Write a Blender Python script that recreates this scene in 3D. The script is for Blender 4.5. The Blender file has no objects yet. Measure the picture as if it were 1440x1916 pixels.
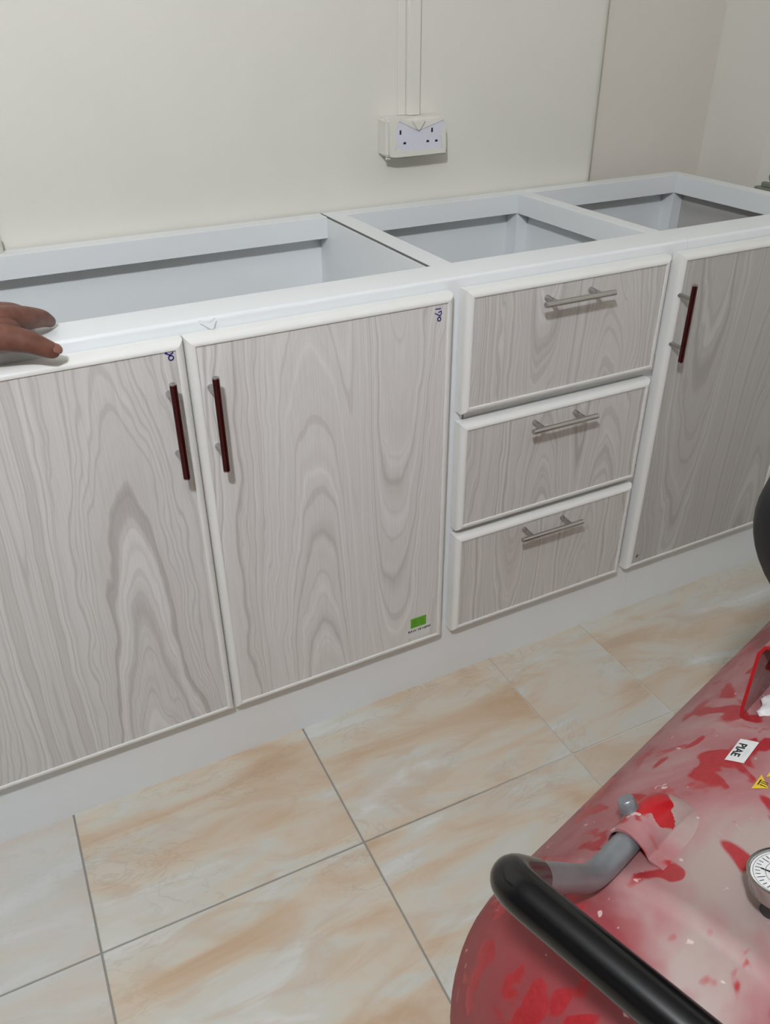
import bpy, bmesh, math, random
from mathutils import Vector, Matrix

# ---------------------------------------------------------------- camera
CAM = Vector((0.0228, -1.1282, 1.2666))
RT = Vector((0.8876, -0.4606, -0.0059)).normalized()
FW = Vector((0.3881, 0.7547, -0.5290)).normalized()
UP = RT.cross(FW).normalized()
RT = FW.cross(UP).normalized()
FPX = 1555.0
scene = bpy.context.scene
COL = scene.collection
cam_data = bpy.data.cameras.new('camera')
cam = bpy.data.objects.new('camera', cam_data)
COL.objects.link(cam)
cam.matrix_world = Matrix(((RT.x, UP.x, -FW.x, CAM.x), (RT.y, UP.y, -FW.y, CAM.y),
                           (RT.z, UP.z, -FW.z, CAM.z), (0, 0, 0, 1)))
cam_data.sensor_fit = 'VERTICAL'
cam_data.sensor_height = 36.0
cam_data.sensor_width = 36.0
cam_data.lens = FPX / 1916 * 36.0
cam_data.clip_start = 0.01
scene.camera = cam

# ---------------------------------------------------------------- world, light, exposure
world = bpy.data.worlds.new('world')
scene.world = world
world.use_nodes = True
world.node_tree.nodes['Background'].inputs[0].default_value = (0.9, 0.95, 1.0, 1)
world.node_tree.nodes['Background'].inputs[1].default_value = 0.05
vs = scene.view_settings
vs.view_transform = 'Standard'
vs.look = 'None'
vs.gamma = 1.0
vs.use_curve_mapping = False
vs.exposure = 0.0
LAMP_POS = (-0.27, -1.32, 2.12)
LAMP_GLOW = 650.0                # radiance of the globe lamp

# ---------------------------------------------------------------- measured layout (metres)
X12, D2R, DRL, DRR, D3L, D3R = 0.2850, 0.7291, 0.7536, 1.1955, 1.2185, 1.640
D1L = -0.159
ZT, ZB = 0.857, 0.1414
Z1B, Z2T, Z2B, Z3T = 0.6345, 0.6159, 0.3893, 0.3762
YC = 0.018                      # front of the carcass
YF, YW = 0.0937, 0.5136         # back of the front rail, face of the back rail
TD = 0.040                      # depth of the square tubes
YB = YW + TD + 0.004            # back of the cabinets
YWALL = YB + 0.003
ZC, ZH = 0.8747, 0.8318         # top and underside of the tube frame
U1, U2, U3 = 0.7400, 1.2520, 1.7374
ML, MR, RL, RR = 0.7829, 1.2182, 1.2522, 1.7024
XL = -0.20
REC_D = 0.07
ROOM_L, ROOM_F, ROOM_H = -3.9, -5.2, 2.6

def ray(px, py):
    return (RT * ((px - 720) / FPX) + UP * ((958 - py) / FPX) + FW)
def on_z(px, py, z):
    d = ray(px, py); return CAM + d * ((z - CAM.z) / d.z)
def on_y(px, py, y):
    d = ray(px, py); return CAM + d * ((y - CAM.y) / d.y)
def on_x(px, py, x):
    d = ray(px, py); return CAM + d * ((x - CAM.x) / d.x)

REC_X = on_y(1130, 170, YWALL).x
WALL_X = on_y(1331, 170, YWALL + REC_D).x

# ---------------------------------------------------------------- node helpers
def srgb(r, g, b):
    f = lambda c: ((c / 255) / 12.92 if c / 255 <= 0.04045 else ((c / 255 + 0.055) / 1.055) ** 2.4)
    return (f(r), f(g), f(b), 1)

class NT:
    def __init__(self, name):
        self.m = bpy.data.materials.new(name)
        self.m.use_nodes = True
        self.t = self.m.node_tree
        self.b = self.t.nodes['Principled BSDF']
    def n(self, typ, **kw):
        nd = self.t.nodes.new(typ)
        for k, v in kw.items():
            setattr(nd, k, v)
        return nd
    def l(self, a, b):
        self.t.links.new(a, b)
    def math(self, op, a, b=None, c=None):
        nd = self.n('ShaderNodeMath', operation=op)
        for i, v in enumerate((a, b, c)):
            if v is None: continue
            if isinstance(v, (int, float)): nd.inputs[i].default_value = v
            else: self.l(v, nd.inputs[i])
        return nd.outputs[0]
    def ramp(self, fac, stops, interp='LINEAR'):
        nd = self.n('ShaderNodeValToRGB')
        cr = nd.color_ramp; cr.interpolation = interp
        while len(cr.elements) < len(stops): cr.elements.new(0.5)
        for e, (p, c) in zip(cr.elements, stops):
            e.position = p; e.color = c
        self.l(fac, nd.inputs[0])
        return nd.outputs[0]
    def mix(self, fac, a, b, mode='MIX'):
        nd = self.n('ShaderNodeMix', data_type='RGBA', blend_type=mode)
        for i, v in ((0, fac), (6, a), (7, b)):
            if isinstance(v, (int, float)): nd.inputs[i].default_value = v
            elif isinstance(v, tuple): nd.inputs[i].default_value = v
            else: self.l(v, nd.inputs[i])
        return nd.outputs[2]
    def noise(self, vec=None, scale=5, detail=3, rough=0.5, dim='3D', w=None, dist=0.0):
        nd = self.n('ShaderNodeTexNoise', noise_dimensions=dim)
        nd.inputs['Scale'].default_value = scale
        nd.inputs['Detail'].default_value = detail
        nd.inputs['Roughness'].default_value = rough
        nd.inputs['Distortion'].default_value = dist
        if vec is not None and dim != '1D': self.l(vec, nd.inputs['Vector'])
        if w is not None:
            if isinstance(w, (int, float)): nd.inputs['W'].default_value = w
            else: self.l(w, nd.inputs['W'])
        return nd.outputs[0]
    def coord(self, scale=(1, 1, 1), loc=(0, 0, 0), rot=(0, 0, 0), out='Object'):
        tc = self.n('ShaderNodeTexCoord')
        mp = self.n('ShaderNodeMapping')
        mp.inputs['Scale'].default_value = scale
        mp.inputs['Location'].default_value = loc
        mp.inputs['Rotation'].default_value = rot
        self.l(tc.outputs[out], mp.inputs[0])
        return mp.outputs[0]
    def bump(self, h, strength=0.2, dist=0.001):
        nd = self.n('ShaderNodeBump')
        nd.inputs['Strength'].default_value = strength
        nd.inputs['Distance'].default_value = dist
        self.l(h, nd.inputs['Height'])
        self.l(nd.outputs[0], self.b.inputs['Normal'])
    def col(self, c):
        if isinstance(c, tuple): self.b.inputs['Base Color'].default_value = c
        else: self.l(c, self.b.inputs['Base Color'])
    def set(self, rough=None, metal=None, spec=None, coat=None, trans=None):
        for k, v in (('Roughness', rough), ('Metallic', metal), ('Specular IOR Level', spec),
                     ('Coat Weight', coat), ('Transmission Weight', trans)):
            if v is None: continue
            if isinstance(v, (int, float)): self.b.inputs[k].default_value = v
            else: self.l(v, self.b.inputs[k])

def plain(name, c, rough=0.5, metal=0.0, var=0.04, scale=30, spec=None):
    m = NT(name)
    nz = m.noise(m.coord(), scale, 3)
    c2 = tuple(max(0, x * (1 - var * 2)) for x in c[:3]) + (1,)
    m.col(m.mix(nz, c, c2))
    m.set(rough=rough, metal=metal, spec=spec)
    return m.m

def wall_mat(name, c, blot):
    m = NT(name)
    big = m.noise(m.coord((1, 1, 0.6)), 2.2, 4, 0.6)
    fine = m.noise(m.coord(), 180, 2)
    col = m.ramp(big, [(0.3, blot), (0.62, c)])
    m.col(col)
    m.set(rough=0.62)
    m.bump(fine, 0.12, 0.001)
    return m.m

M_WALL = wall_mat('wall_paint', srgb(232, 229, 219), srgb(227, 224, 215))
M_RECESS = wall_mat('wall_recess_beige', srgb(228, 221, 211), srgb(223, 217, 208))  # slightly darker and warmer than the main wall
M_CEIL = plain('ceiling_board', srgb(196, 195, 191), 0.8)
M_WALL2 = wall_mat('wall_paint_far', srgb(158, 155, 148), srgb(150, 147, 141))
M_WHITE = plain('white_aluminium', srgb(236, 239, 240), 0.32, 0, 0.012, 6)
M_BEAD = plain('white_frame_profile', srgb(235, 234, 230), 0.3, 0, 0.012, 6)
M_INNER = plain('inner_panel_white', srgb(241, 244, 245), 0.4, 0, 0.02, 4)
M_CHROME = plain('brushed_steel', srgb(186, 184, 182), 0.17, 1.0, 0.03, 60)
M_MAROON = plain('steel_maroon_reflection', srgb(86, 42, 42), 0.16, 0.9, 0.05, 40)  # red-brown reflection painted into the colour of the steel bars
M_PEN = plain('blue_ink', srgb(40, 38, 140), 0.6)
M_BLACKINK = plain('black_ink', srgb(30, 30, 34), 0.6)
M_PENCIL = plain('pencil_grey', srgb(216, 219, 220), 0.7)
_g = NT('grout')
_p = _g.n('ShaderNodeNewGeometry'); _s = _g.n('ShaderNodeSeparateXYZ'); _g.l(_p.outputs['Position'], _s.inputs[0])
_w = _g.math('ADD', _s.outputs[0], _g.math('MULTIPLY', _g.noise(_g.coord(), 9, 3), 0.3))
_g.col(_g.ramp(_g.math('MULTIPLY', _w, 0.5), [(0.40, srgb(150, 147, 142)), (0.55, srgb(216, 210, 202))]))
_g.set(rough=0.85)
M_GROUT = _g.m
M_GROUTW = plain('grout_white', srgb(212, 206, 198), 0.85, 0, 0.08, 90)
M_CREAM = plain('cream_plastic', srgb(231, 228, 218), 0.45, 0, 0.02, 8)
M_SOCK = plain('socket_white', srgb(226, 225, 236), 0.3)
M_HOLE = plain('pin_hole_black', srgb(12, 12, 16), 0.7)
M_GREEN = plain('sticker_green', srgb(104, 178, 38), 0.5, 0, 0.06, 200)
M_GREEND = plain('sticker_green_dark', srgb(78, 140, 24), 0.5)
M_PAPER = plain('sticker_paper', srgb(228, 228, 226), 0.5)
M_YELLOW = plain('warning_yellow', srgb(226, 190, 60), 0.4)
M_BLACK = plain('black_plastic', srgb(17, 18, 22), 0.5, 0, 0.1, 20)
M_RUBBER = plain('black_grip', srgb(8, 8, 11), 0.19, 0, 0.1, 30)
M_GREYGREEN = plain('grey_green_plastic', srgb(132, 138, 122), 0.5)
M_IRON = plain('cast_iron_grey', srgb(92, 94, 97), 0.5, 0.6, 0.1, 30)

def grain_mat(name, cath, seed=0.0, shade=1.0, warm=0.0):
    """printed timber grain: ring distance around one or two flame centres, vertical in local z"""
    m = NT(name)
    tc = m.n('ShaderNodeTexCoord')
    sep = m.n('ShaderNodeSeparateXYZ')
    m.l(tc.outputs['Object'], sep.inputs[0])
    x, z = sep.outputs[0], sep.outputs[2]
    warp = m.noise(m.coord((5, 1, 1.3), (seed, 0, seed * 1.7)), 2.0, 3, 0.5)
    warp2 = m.noise(m.coord((16, 1, 4.5), (seed * 3, 0, seed)), 2.0, 2, 0.5)
    xw = m.math('ADD', x, m.math('MULTIPLY', m.math('SUBTRACT', warp, 0.5), 0.085))
    xw = m.math('ADD', xw, m.math('MULTIPLY', m.math('SUBTRACT', warp2, 0.5), 0.012))
    def field(c):
        x0, d, t = c
        dx = m.math('SUBTRACT', xw, x0)
        dz = m.math('MULTIPLY_ADD', z, t, d)
        return m.math('SQRT', m.math('ADD', m.math('MULTIPLY', dx, dx), m.math('MULTIPLY', dz, dz)))
    f = field(cath[0])
    if len(cath) > 1:
        g = field(cath[1])
        mr = m.n('ShaderNodeMapRange', interpolation_type='SMOOTHSTEP')
        m.l(x, mr.inputs[0])
        mid = (cath[0][0] + cath[1][0]) / 2
        mr.inputs[1].default_value = mid - 0.05; mr.inputs[2].default_value = mid + 0.05
        fm = m.n('ShaderNodeMix', data_type='FLOAT')
        m.l(mr.outputs[0], fm.inputs[0]); m.l(f, fm.inputs[2]); m.l(g, fm.inputs[3])
        f = fm.outputs[0]
    ph = m.math('ADD', f, seed)
    rings = m.noise(dim='1D', w=ph, scale=170, detail=2, rough=0.6)
    broad = m.noise(dim='1D', w=ph, scale=26, detail=1)
    fib = m.noise(m.coord((420, 1, 9), (seed, 0, 0)), 1.0, 3, 0.6)
    k = lambda r, g, b: srgb(min(255, (r + warm) * shade), g * shade, (b - warm) * shade)
    c1 = m.ramp(rings, [(0.30, k(154, 148, 144)), (0.41, k(202, 198, 194)), (0.60, k(213, 210, 207)), (0.68, k(234, 232, 230))])
    c2 = m.ramp(broad, [(0.25, k(190, 183, 178)), (0.5, k(213, 209, 206)), (0.75, k(224, 222, 220))])
    c3 = m.ramp(fib, [(0.35, k(194, 189, 186)), (0.6, k(218, 216, 214))])
    col = m.mix(0.42, c1, c2)
    col = m.mix(0.28, col, c3)
    hair = m.ramp(m.noise(dim='1D', w=ph, scale=420, detail=1), [(0.34, (1, 1, 1, 1)), (0.42, (0, 0, 0, 1))])
    col = m.mix(m.math('MULTIPLY', hair, 0.22), col, k(150, 143, 139))
    m.col(col)
    m.set(rough=0.42)
    m.bump(rings, 0.08, 0.0006)
    return m.m

def tile_mat(name, grey=0.0):
    m = NT(name)
    tc = m.n('ShaderNodeTexCoord')
    oi = m.n('ShaderNodeObjectInfo')
    off = m.n('ShaderNodeVectorMath', operation='SCALE')
    comb = m.n('ShaderNodeCombineXYZ')
    for i in range(3): m.l(oi.outputs['Random'], comb.inputs[i])
    m.l(comb.outputs[0], off.inputs[0]); off.inputs[3].default_value = 37.0
    add = m.n('ShaderNodeVectorMath', operation='ADD')
    m.l(tc.outputs['Object'], add.inputs[0]); m.l(off.outputs[0], add.inputs[1])
    def mp(scale, rot=0.0):
        q = m.n('ShaderNodeMapping'); q.inputs['Scale'].default_value = scale
        q.inputs['Rotation'].default_value = (0, 0, rot)
        m.l(add.outputs[0], q.inputs[0]); return q.outputs[0]
    a = m.noise(mp((1.7, 6.5, 1), 0.16), 1.5, 5, 0.55, dist=0.9)
    b = m.noise(mp((2.4, 6.0, 1), 0.24), 2.2, 4, 0.55, dist=1.2)
    c = m.noise(mp((3.5, 8.0, 1), 0.12), 2.0, 3, 0.6, dist=2.0)
    base = m.ramp(a, [(0.30, srgb(196, 170, 144)), (0.42, srgb(206, 188, 166)), (0.50, srgb(208, 198, 181)),
                      (0.58, srgb(204, 202, 192)), (0.72, srgb(219, 219, 216))])
    br = m.ramp(b, [(0.36, (1, 1, 1, 1)), (0.5, (0, 0, 0, 1))])
    base = m.mix(m.math('MULTIPLY', br, 0.42), base, srgb(196, 166, 134))
    ridge = m.math('ABSOLUTE', m.math('SUBTRACT', c, 0.5))
    vein = m.ramp(ridge, [(0.0, (1, 1, 1, 1)), (0.035, (0, 0, 0, 1))])
    vm = m.ramp(m.noise(mp((3, 5, 1)), 1.6, 2), [(0.5, (0, 0, 0, 1)), (0.62, (1, 1, 1, 1))])
    vf = m.math('MULTIPLY', m.math('MULTIPLY', vein, vm), 0.2)
    base = m.mix(vf, base, srgb(150, 128, 108))
    base = m.mix(grey, base, srgb(198, 199, 196))
    m.col(base)
    m.set(rough=0.2, spec=0.45)
    return m.m

END_S = 0.277 * 0.9597 - 0.945 * 0.2810 + 0.13
def red_dust_mat(name, seed=0.0, bias=0.0):
    m = NT(name)
    big = m.noise(m.coord((1, 1, 1), (seed, 0, 0)), 5.5, 4, 0.55, dist=0.4)
    med = m.noise(m.coord((1, 1, 1), (seed + 4, 2, 0)), 15, 3, 0.5, dist=0.5)
    fine = m.noise(m.coord(), 160, 4, 0.7)
    film = m.ramp(big, [(0.36, srgb(152, 74, 78)), (0.5, srgb(168, 112, 114)), (0.64, srgb(168, 148, 142))])
    film = m.mix(m.math('MULTIPLY', fine, 0.25), film, srgb(178, 160, 154))
    sc = m.math('ADD', m.math('MULTIPLY', big, 0.45), m.math('MULTIPLY', med, 0.55))
    clean = m.ramp(sc, [(0.42 + bias, (1, 1, 1, 1)), (0.44 + bias, (0, 0, 0, 1))])
    smear = m.ramp(m.noise(m.coord((1, 1, 1), (seed, 7, 3)), 21, 1, 0.4, dist=0.35), [(0.325, (1, 1, 1, 1)), (0.36, (0, 0, 0, 1))])
    clean = m.math('MAXIMUM', clean, smear)
    red = m.ramp(fine, [(0.3, srgb(158, 20, 30)), (0.7, srgb(172, 40, 48))])
    # the end of the vessel has been wiped and handled more
    geo = m.n('ShaderNodeNewGeometry')
    dot = m.n('ShaderNodeVectorMath', operation='DOT_PRODUCT'); m.l(geo.outputs['Position'], dot.inputs[0])
    dot.inputs[1].default_value = (0.9597, 0.2810, 0.0)
    endm = m.math('ADD', m.math('SUBTRACT', dot.outputs['Value'], END_S), m.math('MULTIPLY', m.math('SUBTRACT', big, 0.5), 0.35))
    wiped = m.ramp(endm, [(0.0, (1, 1, 1, 1)), (0.06, (0, 0, 0, 1))])
    film = m.mix(m.math('MULTIPLY', wiped, 0.8), film, srgb(140, 40, 46))
    col = m.mix(m.math('MULTIPLY', clean, 0.9), film, red)
    spk = m.ramp(m.noise(m.coord(), 55, 2, 0.6), [(0.70, (0, 0, 0, 1)), (0.73, (1, 1, 1, 1))])
    col = m.mix(m.math('MULTIPLY', spk, 0.7), col, srgb(222, 196, 190))
    m.col(col)
    rr = m.n('ShaderNodeMapRange'); m.l(clean, rr.inputs[0])
    rr.inputs[3].default_value = 0.62; rr.inputs[4].default_value = 0.3
    m.set(rough=rr.outputs[0])
    m.bump(fine, 0.1, 0.001)
    return m.m

M_RED = red_dust_mat('dusty_red_paint')
M_RED2 = red_dust_mat('dusty_red_paint_worn', 9.0, -0.05)
M_REDCLEAN = plain('bright_red_paint', srgb(188, 26, 34), 0.3, 0, 0.1, 40)
M_ZINC = plain('dusty_zinc_tube', srgb(150, 154, 158), 0.38, 0.55, 0.12, 50)

def skin_mat():
    m = NT('brown_skin')
    n = m.noise(m.coord(), 60, 4)
    m.col(m.ramp(n, [(0.3, srgb(98, 60, 48)), (0.7, srgb(124, 80, 66))]))
    m.set(rough=0.5)
    m.bump(m.noise(m.coord(), 300, 3), 0.25, 0.001)
    return m.m
M_SKIN = skin_mat()
M_NAIL = plain('nail', srgb(142, 94, 82), 0.3)
M_SLEEVE = plain('dark_sleeve_cloth', srgb(52, 54, 66), 0.9)
M_LAMP = NT('lamp_diffuser')
M_LAMP.b.inputs['Emission Color'].default_value = (0.945, 0.985, 1.045, 1)
M_LAMP.b.inputs['Emission Strength'].default_value = LAMP_GLOW
M_LAMP = M_LAMP.m

# ---------------------------------------------------------------- mesh helpers
def tag(o, label=None, cat=None, group=None, kind=None):
    if label: o['label'] = label
    if cat: o['category'] = cat
    if group: o['group'] = group
    if kind: o['kind'] = kind
    return o

def thing(name, label, cat, loc=(0, 0, 0), group=None):
    o = bpy.data.objects.new(name, None)
    o.empty_display_size = 0.1
    o.location = loc
    COL.objects.link(o)
    return tag(o, label, cat, group)

def link(name, me, mats, parent=None, loc=(0, 0, 0), smooth=False):
    o = bpy.data.objects.new(name, me)
    for mm in (mats if isinstance(mats, (list, tuple)) else [mats]):
        me.materials.append(mm)
    COL.objects.link(o)
    o.location = Vector(loc)
    if parent is not None:
        o.parent = parent
        # all loc given in world space; parents are never rotated
        pl = Vector((0, 0, 0)); q = parent
        while q is not None:
            pl += q.location; q = q.parent
        o.location = Vector(loc) - pl
    if smooth:
        for p in me.polygons: p.use_smooth = True
    return o

def bm_obj(name, bm, mats, parent=None, loc=(0, 0, 0), smooth=False):
    me = bpy.data.meshes.new(name)
    bmesh.ops.recalc_face_normals(bm, faces=bm.faces[:])
    bm.to_mesh(me); bm.free()
    if any(p.use_smooth for p in me.polygons) or smooth:
        if smooth:
            for p in me.polygons: p.use_smooth = True
        me.set_sharp_from_angle(angle=math.radians(42))
    return link(name, me, mats, parent, loc, smooth)

def add_box(bm, lo, hi, mi=0, bev=0.0, seg=2):
    t = bmesh.new()
    vs_ = [t.verts.new((x, y, z)) for x in (lo[0], hi[0]) for y in (lo[1], hi[1]) for z in (lo[2], hi[2])]
    for f in ((0, 1, 3, 2), (4, 6, 7, 5), (0, 4, 5, 1), (2, 3, 7, 6), (0, 2, 6, 4), (1, 5, 7, 3)):
        t.faces.new([vs_[i] for i in f])
    if bev > 0:
        bmesh.ops.bevel(t, geom=t.edges[:], offset=bev, segments=seg, affect='EDGES', profile=0.5)
    for f in t.faces: f.material_index = mi
    merge(bm, t)

def merge(bm, t):
    mp = {v: bm.verts.new(v.co) for v in t.verts}
    for f in t.faces:
        nf = bm.faces.new([mp[v] for v in f.verts]); nf.material_index = f.material_index; nf.smooth = f.smooth
    t.free()

def box(name, lo, hi, mat, parent=None, bev=0.0, seg=2, smooth=False):
    c = (Vector(lo) + Vector(hi)) / 2
    bm = bmesh.new()
    add_box(bm, Vector(lo) - c, Vector(hi) - c, 0, bev, seg)
    return bm_obj(name, bm, mat, parent, c, smooth)

def add_tube(bm, pts, rad, n=16, mi=0, cap=True, smooth=True):
    pts = [Vector(p) for p in pts]
    rads = rad if isinstance(rad, (list, tuple)) else [rad] * len(pts)
    tang = []
    for i in range(len(pts)):
        a = pts[max(0, i - 1)]; b = pts[min(len(pts) - 1, i + 1)]
        tang.append((b - a).normalized())
    up = Vector((0, 0, 1)) if abs(tang[0].z) < 0.9 else Vector((0, 1, 0))
    nrm = (up - tang[0] * up.dot(tang[0])).normalized()
    rings = []
    for i, p in enumerate(pts):
        nrm = (nrm - tang[i] * nrm.dot(tang[i])).normalized()
        bn = tang[i].cross(nrm)
        rings.append([bm.verts.new(p + (nrm * math.cos(2 * math.pi * k / n) + bn * math.sin(2 * math.pi * k / n)) * rads[i]) for k in range(n)])
    for i in range(len(rings) - 1):
        for k in range(n):
            f = bm.faces.new((rings[i][k], rings[i][(k + 1) % n], rings[i + 1][(k + 1) % n], rings[i + 1][k]))
            f.material_index = mi; f.smooth = smooth
    if cap:
        for rg in (rings[0], rings[-1]):
            f = bm.faces.new(rg); f.material_index = mi
    return rings

def round_path(pts, rad, seg=8):
    """polyline with filleted corners"""
    pts = [Vector(p) for p in pts]
    out = [pts[0]]
    for i in range(1, len(pts) - 1):
        a, p, b = pts[i - 1], pts[i], pts[i + 1]
        r = rad[i - 1] if isinstance(rad, (list, tuple)) else rad
        s = p + (a - p).normalized() * r; e = p + (b - p).normalized() * r
        for k in range(seg + 1):
            t = k / seg
            out.append(s * (1 - t) ** 2 + p * 2 * t * (1 - t) + e * t * t)
    out.append(pts[-1])
    return out

def add_lathe(bm, prof, origin, axis, n=40, mi=0, smooth=True):
    """profile: (distance along axis, radius)"""
    axis = Vector(axis).normalized()
    u = axis.orthogonal().normalized(); v = axis.cross(u)
    o = Vector(origin)
    rings = []
    for h, r in prof:
        if r < 1e-6: rings.append([bm.verts.new(o + axis * h)])
        else: rings.append([bm.verts.new(o + axis * h + (u * math.cos(2 * math.pi * k / n) + v * math.sin(2 * math.pi * k / n)) * r) for k in range(n)])
    for A, B in zip(rings, rings[1:]):
        for k in range(n):
            k2 = (k + 1) % n
            if len(A) == 1 and len(B) == 1: continue
            if len(A) == 1: f = bm.faces.new((A[0], B[k], B[k2]))
            elif len(B) == 1: f = bm.faces.new((A[k], A[k2], B[0]))
            else: f = bm.faces.new((A[k], A[k2], B[k2], B[k]))
            f.material_index = mi; f.smooth = smooth

def add_plate(bm, poly, z0, z1, mi=0, ax='z'):
    """extruded polygon; poly = 2d points, ax = axis of extrusion"""
    def P(p, h):
        return {'z': (p[0], p[1], h), 'y': (p[0], h, p[1]), 'x': (h, p[0], p[1])}[ax]
    A = [bm.verts.new(P(p, z0)) for p in poly]; B = [bm.verts.new(P(p, z1)) for p in poly]
    n = len(poly)
    for f in (A[::-1], B): bm.faces.new(f).material_index = mi
    for i in range(n):
        bm.faces.new((A[i], A[(i + 1) % n], B[(i + 1) % n], B[i])).material_index = mi

def add_text(bm, body, mat4, size, mi=0, depth=0.0002):
    cu = bpy.data.curves.new('lettering', 'FONT')
    cu.body = body; cu.size = size; cu.align_x = 'CENTER'; cu.align_y = 'CENTER'
    cu.resolution_u = 3; cu.extrude = depth; cu.offset = size * 0.015
    o = bpy.data.objects.new('lettering', cu); COL.objects.link(o)
    dg = bpy.context.evaluated_depsgraph_get(); dg.update()
    me = o.evaluated_get(dg).to_mesh()
    t = bmesh.new(); t.from_mesh(me)
    bmesh.ops.transform(t, matrix=mat4, verts=t.verts[:])
    for f in t.faces: f.material_index = mi
    merge(bm, t)
    o.evaluated_get(dg).to_mesh_clear()
    bpy.data.objects.remove(o); bpy.data.curves.remove(cu)

def add_stroke(bm, pts, w, y, th=0.0004, mi=0):
    """flat pen stroke on a front plane (x, z) at y"""
    for a, b in zip(pts, pts[1:]):
        a = Vector(a); b = Vector(b); d = (b - a)
        if d.length < 1e-6: continue
        d.normalize(); nn = Vector((-d.y, d.x)) * w / 2; e = d * w * 0.3
        add_plate(bm, [a - e - nn, b + e - nn, b + e + nn, a - e + nn], y, y - th, mi, 'y')

# ---------------------------------------------------------------- the room
def structure(o): o['kind'] = 'structure'; return o

TA = math.radians(-1.37)           # the tiling is slightly askew to the cabinets
fl = structure(box('floor', (ROOM_L, ROOM_F, -0.06), (WALL_X + 0.05, YWALL + REC_D, -0.0025), M_GROUT))
tile_mats = [tile_mat('marble_tile_beige', 0.0), tile_mat('marble_tile_pale', 0.55), tile_mat('marble_tile_tan', 0.12)]
ca, sa = math.cos(TA), math.sin(TA)
ORG = Vector((0.4138, -0.2787))     # joint crossing B
xs = [0.4138 + 0.4508 * k for k in range(-9, 2)] + [1.1172, WALL_X + 0.02]
ys = [-0.2787 + 0.4508 * k for k in range(-10, 2)] + [0.62]
tile_cache = {}
rnd = random.Random(4)
for i in range(len(xs) - 1):
    for j in range(len(ys) - 1):
        w, h = xs[i + 1] - xs[i] - 0.003, ys[j + 1] - ys[j] - 0.003
        cx, cy = (xs[i] + xs[i + 1]) / 2 - ORG.x, (ys[j] + ys[j + 1]) / 2 - ORG.y
        px, py = ORG.x + ca * cx - sa * cy, ORG.y + sa * cx + ca * cy
        mi = 1 if i == 7 else (2 if i in (10, 11) else 0)
        key = (round(w, 3), round(h, 3), mi)
        if key not in tile_cache:
            bm = bmesh.new(); add_box(bm, (-w / 2, -h / 2, -0.008), (w / 2, h / 2, 0.0), 0, 0.0009, 1)
            me = bpy.data.meshes.new('tile'); bmesh.ops.recalc_face_normals(bm, faces=bm.faces[:]); bm.to_mesh(me); bm.free()
            me.materials.append(tile_mats[mi]); tile_cache[key] = me
        o = bpy.data.objects.new('tile', tile_cache[key]); COL.objects.link(o)
        o.parent = fl; o.location = Vector((px, py, 0)) - fl.location
        o.rotation_euler = (0, 0, TA)

def wall_poly(name, lo, hi, mat): return structure(box(name, lo, hi, mat))
HW = ROOM_H
bw = wall_poly('wall_back', (ROOM_L, YWALL, -0.06), (REC_X, YWALL + 0.2, HW), M_WALL)
# softened outer arris of the back wall
bm = bmesh.new(); bm.from_mesh(bw.data)
ed = [e for e in bm.edges if all(abs(v.co.x - (REC_X - bw.location.x)) < 1e-5 and v.co.y < 0 for v in e.verts)]
bmesh.ops.bevel(bm, geom=ed, offset=0.03, segments=8, affect='EDGES', profile=0.5)
bm.to_mesh(bw.data); bm.free()
for p_ in bw.data.polygons: p_.use_smooth = True
bw.data.set_sharp_from_angle(angle=math.radians(30))
wall_poly('wall_back_recess', (REC_X, YWALL + REC_D, -0.06), (WALL_X + 0.12, YWALL + 0.2, HW), M_RECESS)
wall_poly('wall_right', (WALL_X, ROOM_F, -0.06), (WALL_X + 0.12, YWALL + REC_D, HW), M_WALL)
wall_poly('wall_left', (ROOM_L - 0.12, ROOM_F, -0.06), (ROOM_L, YWALL + 0.2, HW), M_WALL2)
wall_poly('wall_front', (ROOM_L, ROOM_F - 0.12, -0.06), (WALL_X + 0.12, ROOM_F, HW), M_WALL2)
wall_poly('ceiling', (ROOM_L - 0.12, ROOM_F - 0.12, HW), (WALL_X + 0.12, YWALL + 0.2, HW + 0.1), M_CEIL)
# door casing further along the right wall
pc = on_x(1424, 290, WALL_X - 0.014)
structure(box('trim_1', (WALL_X - 0.014, pc.y - 0.09, 0.0), (WALL_X, pc.y, 2.1), M_WALL, None, 0.002))

# ceiling lamp: a globe on a short stem
lamp = thing('ceiling_lamp', 'round white globe lamp hanging from the ceiling', 'lamp', (LAMP_POS[0], LAMP_POS[1], HW))
bm = bmesh.new(); add_lathe(bm, [(0, 0), (0, .06), (-.02, .06), (-.03, .02), (LAMP_POS[2] + .08 - HW, .012), (LAMP_POS[2] + .07 - HW, .028), (LAMP_POS[2] + .056 - HW, .028), (LAMP_POS[2] + .056 - HW, 0)], (0, 0, 0), (0, 0, 1), 32)
bm_obj('lamp_stem', bm, M_CREAM, lamp, lamp.location)
bm = bmesh.new(); bmesh.ops.create_uvsphere(bm, u_segments=24, v_segments=14, radius=0.06)
bm_obj('globe', bm, M_LAMP, lamp, LAMP_POS, True)

# ---------------------------------------------------------------- cabinets
PROF = [(0.0, 0.016), (0.0, 0.0), (0.002, -0.0045), (0.006, -0.0085), (0.0100, -0.0095), (0.0128, -0.0085), (0.0132, -0.004), (0.0132, 0.016)]
PY = -0.0065                       # printed panel face

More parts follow.
